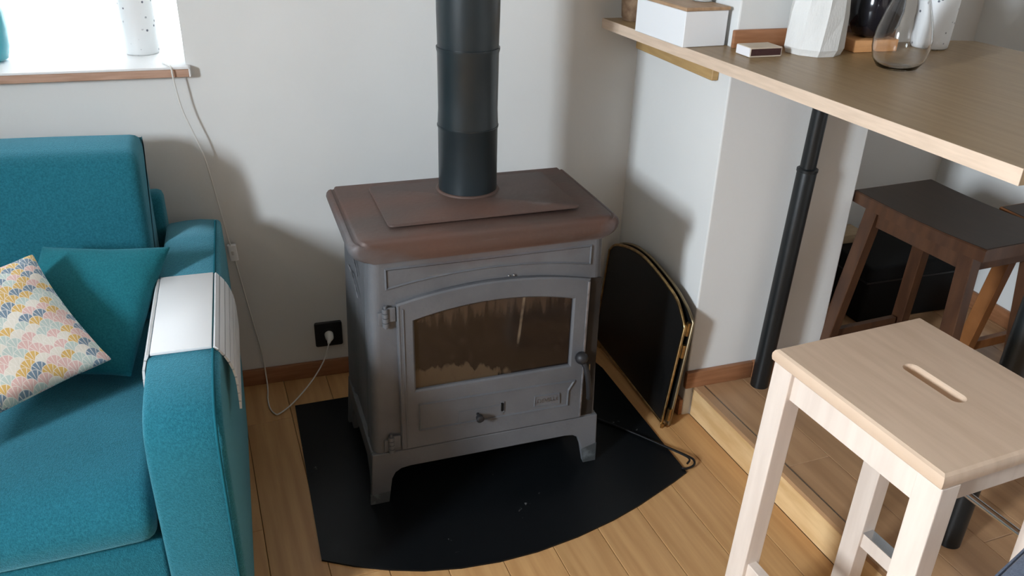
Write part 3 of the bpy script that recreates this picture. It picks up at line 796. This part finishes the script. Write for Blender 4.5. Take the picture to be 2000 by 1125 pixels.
sw = link('inline_switch', bm, 'upvc', pg)
bm = BM(); loft(bm, [[P0(-.4925-.06*(z-.457)+x, -.0345-y, z) for x, y in rrect(-.0035, .0035, -.001, .0012, .001, 2)] for z in (.452, .464)]); link('rocker', bm, 'white_lacquer', sw)
bm = BM(); tube(bm, [P0(-.2485, -.0105, .146), P0(-.2485, -.030, .145), P0(-.2505, -.040, .142), P0(-.254, -.050, .137)], [.0135, .0125, .007, .0035], 16); link('plug', bm, 'white_cable', pg)

# ------------------------------------------------------------------ sofa
sofa = thing('sofa', 'teal fabric sofa against the wall under the window', 'sofa', (-1.45, -.55, 0))
def SO(x, y, z): return (x+1.45, y+.55, z)
def soft(bm, x0, x1, prof, r=.02, nx=10, bulge=0, seg=4):
    """cushion-like extrusion of a (y,z) profile along x with rounded ends"""
    cx = sum(p[0] for p in prof)/len(prof); cz = sum(p[1] for p in prof)/len(prof)
    steps = []
    for k in range(seg+1):
        a = PI/2*k/seg; steps.append((x0+r*(1-math.sin(a)), -r*(1-math.cos(a))*1.0, 0))
    steps = [(x0+r*(1-math.cos(PI/2*k/seg)), r*(1-math.sin(PI/2*k/seg))) for k in range(seg+1)]
    left = steps; right = [(x1-(x-x0), d) for x, d in reversed(steps)]
    mids = [(x0+r+(x1-x0-2*r)*i/nx, -bulge*math.sin(PI*i/nx)) for i in range(1, nx)]
    loops = []
    for x, d in left+mids+right:
        loops.append([SO(x, y+(cy_-y)*0, z) for y, z in [p for p in inset(prof, d)] for cy_ in (0,)])
    loft(bm, loops)
def inset(prof, d):
    if abs(d) < 1e-9: return prof
    return bow(prof, d)
def smoothpoly(pts, n=4):
    """closed rounded polygon by corner cutting"""
    for _ in range(n-1):
        out = []
        for i in range(len(pts)):
            a, b = Vector(pts[i]), Vector(pts[(i+1) % len(pts)])
            out += [tuple(a*.8+b*.2), tuple(a*.2+b*.8)]
        pts = out
    return pts
def ccw(p):
    a = sum(p[i][0]*p[(i+1) % len(p)][1]-p[(i+1) % len(p)][0]*p[i][1] for i in range(len(p)))
    return p if a > 0 else p[::-1]
# arms
def arm(x0, x1, seam_x):
    prof = ccw([(-.095, .02), (-.095, .602), (-.30, .603), (-.60, .603), (-.80, .602), (-.90, .598), (-.965, .584), (-1.0, .556), (-1.014, .50), (-1.018, .35), (-1.012, .02)])
    prof2 = []
    for i in range(len(prof)): prof2.append(prof[i])
    bm = BM(); soft(bm, x0, x1, smoothpoly(prof2, 2), r=.012, nx=3, bulge=.004, seg=3)
    a = link('armrest', bm, 'teal', sofa, ang=70)
    for sx in seam_x:
        bm = BM(); q = [SO(sx, y, z) for y, z in [(-.15, .6035), (-.60, .606), (-.82, .605), (-.905, .600), (-.97, .583), (-1.006, .553), (-1.018, .50), (-1.022, .35), (-1.017, .12)]]
        tube(bm, bez(q, 5), .0028, 6); link('seam_piping', bm, 'teal_piping', a, ang=70)
arm(-.640, -.507, (-.520, ))
arm(-2.50, -2.37, ())
# base, back frame
bm = BM(); soft(bm, -2.37, -.641, ccw([(-.10, .05), (-.10, .31), (-.98, .315), (-.995, .29), (-.998, .05)]), r=.01, nx=3, seg=2); link('seat_base', bm, 'teal', sofa, ang=60)
bm = BM(); soft(bm, -2.36, -.640, smoothpoly(ccw([(-.06, .05), (-.06, .665), (-.08, .68), (-.12, .68), (-.14, .66), (-.14, .05)]), 2), r=.015, nx=3, seg=2); link('back_frame', bm, 'teal', sofa, ang=60)
# seat cushions
sprof = smoothpoly(ccw([(-.28, .318), (-.28, .43), (-.50, .435), (-.80, .432), (-.93, .425), (-.985, .405), (-1.008, .37), (-1.004, .335), (-.985, .320)]), 3)
for a, b in ((-1.50, -.648), (-2.36, -1.51)):
    bm = BM(); soft(bm, a, b, sprof, r=.028, nx=14, bulge=.012, seg=4); link('seat_cushion', bm, 'teal', sofa, ang=70)
bprof = smoothpoly(ccw([(-.145, .45), (-.110, .80), (-.092, .822), (-.105, .832), (-.17, .836), (-.235, .830), (-.262, .812), (-.278, .77), (-.305, .62), (-.335, .50), (-.335, .45)]), 3)
for a, b in ((-1.50, -.662), (-2.35, -1.51)):
    bm = BM(); soft(bm, a, b, bprof, r=.028, nx=14, bulge=.008, seg=4); link('back_cushion', bm, 'teal', sofa, ang=70)
for x in (-2.44, -.575):
    for y in (-.94, -.16):
        bm = BM(); lathe(bm, [(.018, 0), (.022, .03)], x+1.45, y+.55, 16); link('foot', bm, 'black_plastic', sofa)

# arm tray: white slatted sofa tray over the armrest
tr = thing('sofa_arm_tray', 'white slatted wooden tray draped over the sofa armrest', 'tray', (-.578, -.645, .606), 0)
obox('tray_top', 'white_lacquer', tr, -.054, .056, -.166, .166, .0, .006, bev=.0012, seg=2)
cpts = [(.0575, .003), (.0655, -.007), (.0745, -.020), (.0815, -.036), (.0865, -.053), (.0895, -.071), (.0905, -.090), (.0905, -.109), (.0905, -.128), (.0900, -.147)]
for a, b in zip(cpts, cpts[1:]):
    d = Vector((b[0]-a[0], b[1]-a[1])); L_ = d.length; d.normalize(); nrm = Vector((-d.y, d.x))*-1
    if nrm.x < 0: nrm = -nrm
    A = Vector(a)+d*.0012; B = Vector(b)-d*.0012
    poly = [tuple(A), tuple(B), tuple(B+nrm*.0045), tuple(A+nrm*.0045)]
    bm = BM(); prism(bm, poly, -.166, .166, 'y'); link('slat', bm, 'white_lacquer', tr, smooth=False)
cp2 = [(-.0555, .003), (-.062, -.010), (-.068, -.030), (-.070, -.05), (-.071, -.072)]
for a, b in zip(cp2, cp2[1:]):
    d = Vector((b[0]-a[0], b[1]-a[1])).normalized(); nrm = Vector((d.y, -d.x))
    if nrm.x > 0: nrm = -nrm
    A = Vector(a)+d*.0012; B = Vector(b)-d*.0012
    poly = [tuple(A), tuple(B), tuple(B+nrm*.0045), tuple(A+nrm*.0045)]
    bm = BM(); prism(bm, poly, -.166, .166, 'y'); link('slat', bm, 'white_lacquer', tr, smooth=False)

# cushions
def pillow(name, c, thick, m, label, n=26, bend=0, wr=.004, seed=1, out=None):
    """c: four corners (00,10,11,01); pinched pillow with pointed corners and creases"""
    rnd = random.Random(seed)
    c = [Vector(p) for p in c]; cen = sum(c, Vector())/4
    nrm = (c[1]-c[0]).cross(c[3]-c[0]).normalized()
    ph = [rnd.uniform(0, 6) for _ in range(6)]
    bm = BM(); uvl = bm.loops.layers.uv.new('UVMap')
    def pos(u, v, s):
        # edges pulled in between the corners
        uu, vv = 2*u-1, 2*v-1
        eu = 1-.07*(1-vv*vv)*abs(uu)**2; ev = 1-.07*(1-uu*uu)*abs(vv)**2
        U, V = .5+.5*uu*eu, .5+.5*vv*ev
        p = c[0]*(1-U)*(1-V)+c[1]*U*(1-V)+c[2]*U*V+c[3]*(1-U)*V
        h = max(0, (1-uu**2))**.42*max(0, (1-vv**2))**.42
        w = math.sin(7*uu+3*vv+ph[0])*.5+math.sin(11*vv-4*uu+ph[1])*.35+math.sin(15*(uu+vv)+ph[2])*.2
        edge = max(abs(uu), abs(vv))**3
        h = h*thick*.5+wr*w*(h**.5)*(.35+edge)
        return p-cen+nrm*(s*h+bend*(1-uu*uu)*(1-vv*vv))
    G = {}
    for s in (1, -1):
        for i in range(n+1):
            for j in range(n+1):
                if s == -1 and (i in (0, n) or j in (0, n)): G[s, i, j] = G[1, i, j]; continue
                G[s, i, j] = bm.verts.new(pos(i/n, j/n, s))
    for s in (1, -1):
        for i in range(n):
            for j in range(n):
                q = [(i, j), (i+1, j), (i+1, j+1), (i, j+1)]
                if s < 0: q = q[::-1]
                f = bm.faces.new([G[s, a, b] for a, b in q])
                for lp_, (a, b) in zip(f.loops, q): lp_[uvl].uv = (a/n+(.13 if s < 0 else 0), b/n)
    o = link(name, bm, m, None, loc=cen, ang=180)
    tag(o, label, 'cushion')
    sm = o.modifiers.new('s', 'SUBSURF'); sm.levels = 1; sm.render_levels = 1
    return o
pillow('throw_cushion', [(-.955, -.60, .470), (-.700, -.645, .462), (-.600, -.435, .668), (-.875, -.375, .672)], .105, 'teal_cushion',
       'plain teal cushion leaning in the corner by the sofa armrest', seed=3)
pillow('throw_cushion', [(-1.012, -.875, .497), (-.712, -.705, .547), (-.862, -.489, .704), (-1.145, -.68, .675)], .12, 'shell_print',
       'pastel shell-patterned cushion in front of the plain teal one', seed=5, wr=.006)

# ------------------------------------------------------------------ pale stool
ps = thing('bar_stool', 'pale birch bar stool with a slot handle in the seat', 'stool', (.5645, -1.4365, 0), .095)
ZS_ = .74
bm = BM()
hx, hy = .163, .176
# seat with slot
slot = [(x+.008, y+.002) for x, y in rrect(-.0130, .0130, -.056, .056, .0126, 6)]
k = len(slot)
def ringpts(rx, ry):
    o = []
    for x, y in slot:
        a = math.atan2(y/1.0, x*3.2); 
        dx, dy = math.cos(a), math.sin(a); t = min(rx/max(abs(dx), 1e-6), ry/max(abs(dy), 1e-6)); o.append((dx*t, dy*t))
    # snap four ring points onto the corners
    for cx, cy in ((rx, ry), (-rx, ry), (-rx, -ry), (rx, -ry)):
        i = min(range(k), key=lambda i: (o[i][0]-cx)**2+(o[i][1]-cy)**2); o[i] = (cx, cy)
    return o
layers = [(slot, ZS_-.024), (ringpts(hx-.004, hy-.004), ZS_-.024), (ringpts(hx-.001, hy-.001), ZS_-.021), (ringpts(hx, hy), ZS_-.015), (ringpts(hx, hy), ZS_-.009), (ringpts(hx-.0025, hy-.0025), ZS_-.003), (ringpts(hx-.007, hy-.007), ZS_),
          ([(x*1.12 if 1 else x, y*1.02) for x, y in slot], ZS_), (slot, ZS_-.0025), (slot, ZS_-.024)]
rows = [[bm.verts.new((x, y, z)) for x, y in l] for l, z in layers[:-1]]+[None]; rows[-1] = rows[0]
for a, b in zip(rows, rows[1:]):
    for i in range(k): j = (i+1) % k; bm.faces.new((a[i], a[j], b[j], b[i]))
link('seat', bm, 'birch_seat', ps, ang=28)
LT = ZS_-.0245; lw = .036
def leg(sx, sy):
    bm = BM(); tx, ty = sx*.139, sy*.152; bx_, by_ = sx*.150, sy*.168
    loft(bm, [[(cx+a*lw/2, cy+b*lw*.6, z) for a, b in ((-1, -1), (1, -1), (1, 1), (-1, 1))] for cx, cy, z in ((bx_, by_, 0), (tx, ty, LT))])
    o = link('leg', bm, 'birch_leg', ps, smooth=False)
    m_ = o.modifiers.new('b', 'BEVEL'); m_.width = .002; m_.segments = 2
for sx in (-1, 1):
    for sy in (-1, 1): leg(sx, sy)
for sx in (-1, 1): obox('apron', 'birch_leg', ps, sx*.139-.010, sx*.139+.010, -.134, .134, LT-.055, LT, bev=.001)
for sy in (-1, 1): obox('apron', 'birch_leg', ps, -.120, .120, sy*.152-.010, sy*.152+.010, LT-.042, LT, bev=.001)
def stretcher(x0, x1, y0, y1, z):
    obox('stretcher', 'birch_leg', ps, x0, x1, y0, y1, z-.036, z, bev=.001)
stretcher(-.155, -.135, -.145, .145, .285)
stretcher(.135, .155, -.145, .145, .262)
obox('foot_plate', 'chrome', ps, .132, .158, -.143, .143, .2625, .2650, bev=.0008)
stretcher(-.128, .128, -.170, -.152, .11)
stretcher(-.128, .128, .152, .170, .11)
bm = BM(); tube(bm, [(.137, -.140, .50), (.137, .140, .50)], .0065, 14); link('foot_rod', bm, 'chrome', ps)

# dark saddle stools
def dark_stool(name, label, x, y, rz, zt, m_leg, m_seat, m_edge):
    t = thing(name, label, 'stool', (x, y, HS+.0006), rz)
    bm = BM(); ny = 12; hx, hy = .145, .2175; th = .032
    def sz(v): return zt+.007*(v*v)-.007
    loops = []
    for i in range(ny+1):
        v = -1+2*i/ny; z = sz(v); yy = v*hy
        loops.append([(-hx, yy, z-th), (hx, yy, z-th), (hx, yy, z-.003), (hx-.004, yy, z), (-hx+.004, yy, z), (-hx, yy, z-.003)])
    loft(bm, loops); s = link('seat', bm, m_edge, t, ang=30)
    bm = BM()
    loops = []
    for i in range(ny+1):
        v = -1+2*i/ny; z = sz(v)+.0002; yy = v*(hy-.004)
        loops.append([(-hx+.005, yy, z-.002), (hx-.005, yy, z-.002), (hx-.005, yy, z+.0008), (-hx+.005, yy, z+.0008)])
    loft(bm, loops); link('seat_top', bm, m_seat, t, ang=30)
    for sx in (-1, 1):
        for sy in (-1, 1):
            bm = BM(); top = sz(.75)-th
            loft(bm, [[(cx+a*.0165, cy+b*.021, z) for a, b in ((-1, -1), (1, -1), (1, 1), (-1, 1))] for cx, cy, z in ((sx*.150, sy*.205, 0), (sx*.112, sy*.158, top))])
            l = link('leg', bm, m_leg, t, smooth=False); q = l.modifiers.new('b', 'BEVEL'); q.width = .002; q.segments = 1
    for sx in (-1, 1): obox('apron', m_leg, t, sx*.112-.009, sx*.112+.009, -.138, .138, zt-.085, zt-.042, bev=.001)
    for sy in (-1, 1): obox('apron', m_leg, t, -.095, .095, sy*.158-.009, sy*.158+.009, zt-.085, zt-.04, bev=.001)
    for sx in (-1, 1): obox('stretcher', m_leg, t, sx*.143-.009, sx*.143+.009, -.172, .172, .05, .08, bev=.001)
    for sy in (-1, 1): obox('stretcher', m_leg, t, -.115, .115, sy*.195-.009, sy*.195+.009, .09, .12, bev=.001)
    return t
dark_stool('saddle_stool', 'dark brown saddle-seat stool under the bar next to the column', 1.352, -.672, .09, .66-HS, 'dark_stain', 'dark_seat', 'dark_stain')
dark_stool('saddle_stool', 'second dark stool, orange light painted into its wood, at the right edge, partly behind the black pole', 1.704, -.84, .09, .642-HS, 'lit_stain', 'dark_seat', 'lit_stain')

# black case in the recess, pale board on it
bc = thing('storage_case', 'black case on the floor in the dark recess behind the stools', 'case', (1.67, -.11, HS+.0006), .02)
bm = BM(); box(bm, -.21, .215, -.195, .085, 0, .21, bev=.012, seg=3); link('case_body', bm, 'black_case', bc)
bm = BM(); box(bm, -.2115, .2165, -.1965, .0865, .150, .156); link('case_seam', bm, 'black_plastic', bc)
bm = BM(); box(bm, .165, .185, -.204, -.1955, .135, .165, bev=.002); link('case_latch', bm, 'chrome', bc)
pb = thing('wooden_board', 'pale wooden board lying on top of the black case', 'board', (1.54, -.075, HS+.2112), .02)
link('board', box(BM(), -.07, .05, -.045, .045, 0, .03, bev=.002), 'pale_board', pb)

# grey upholstered stool, bottom right: only its corner is in the picture
gp = thing('upholstered_stool', 'blue-grey fabric seat, only its corner showing at the bottom right edge', 'stool', (.562, -1.872, .0005), math.radians(20))
bm = BM()
loft(bm, [[(x, y, z) for x, y in rrect(-.18+d, .18-d, -.18+d, .18-d, .04, 6)] for z, d in ((.565, .010), (.575, .002), (.60, 0), (.65, 0), (.668, .006), (.678, .02), (.681, .05))])
link('seat', bm, 'grey_fabric', gp, ang=60)
bm = BM(); tube(bm, [(x, y, .655) for x, y in rrect(-.181, .181, -.181, .181, .04, 6)]+[(.181, .14, .655)], .0025, 6); link('piping', bm, 'grey_fabric', gp, ang=60)
for sx in (-1, 1):
    for sy in (-1, 1): obox('leg', 'birch_leg', gp, sx*.145-.016, sx*.145+.016, sy*.145-.016, sy*.145+.016, 0, .568, bev=.002)
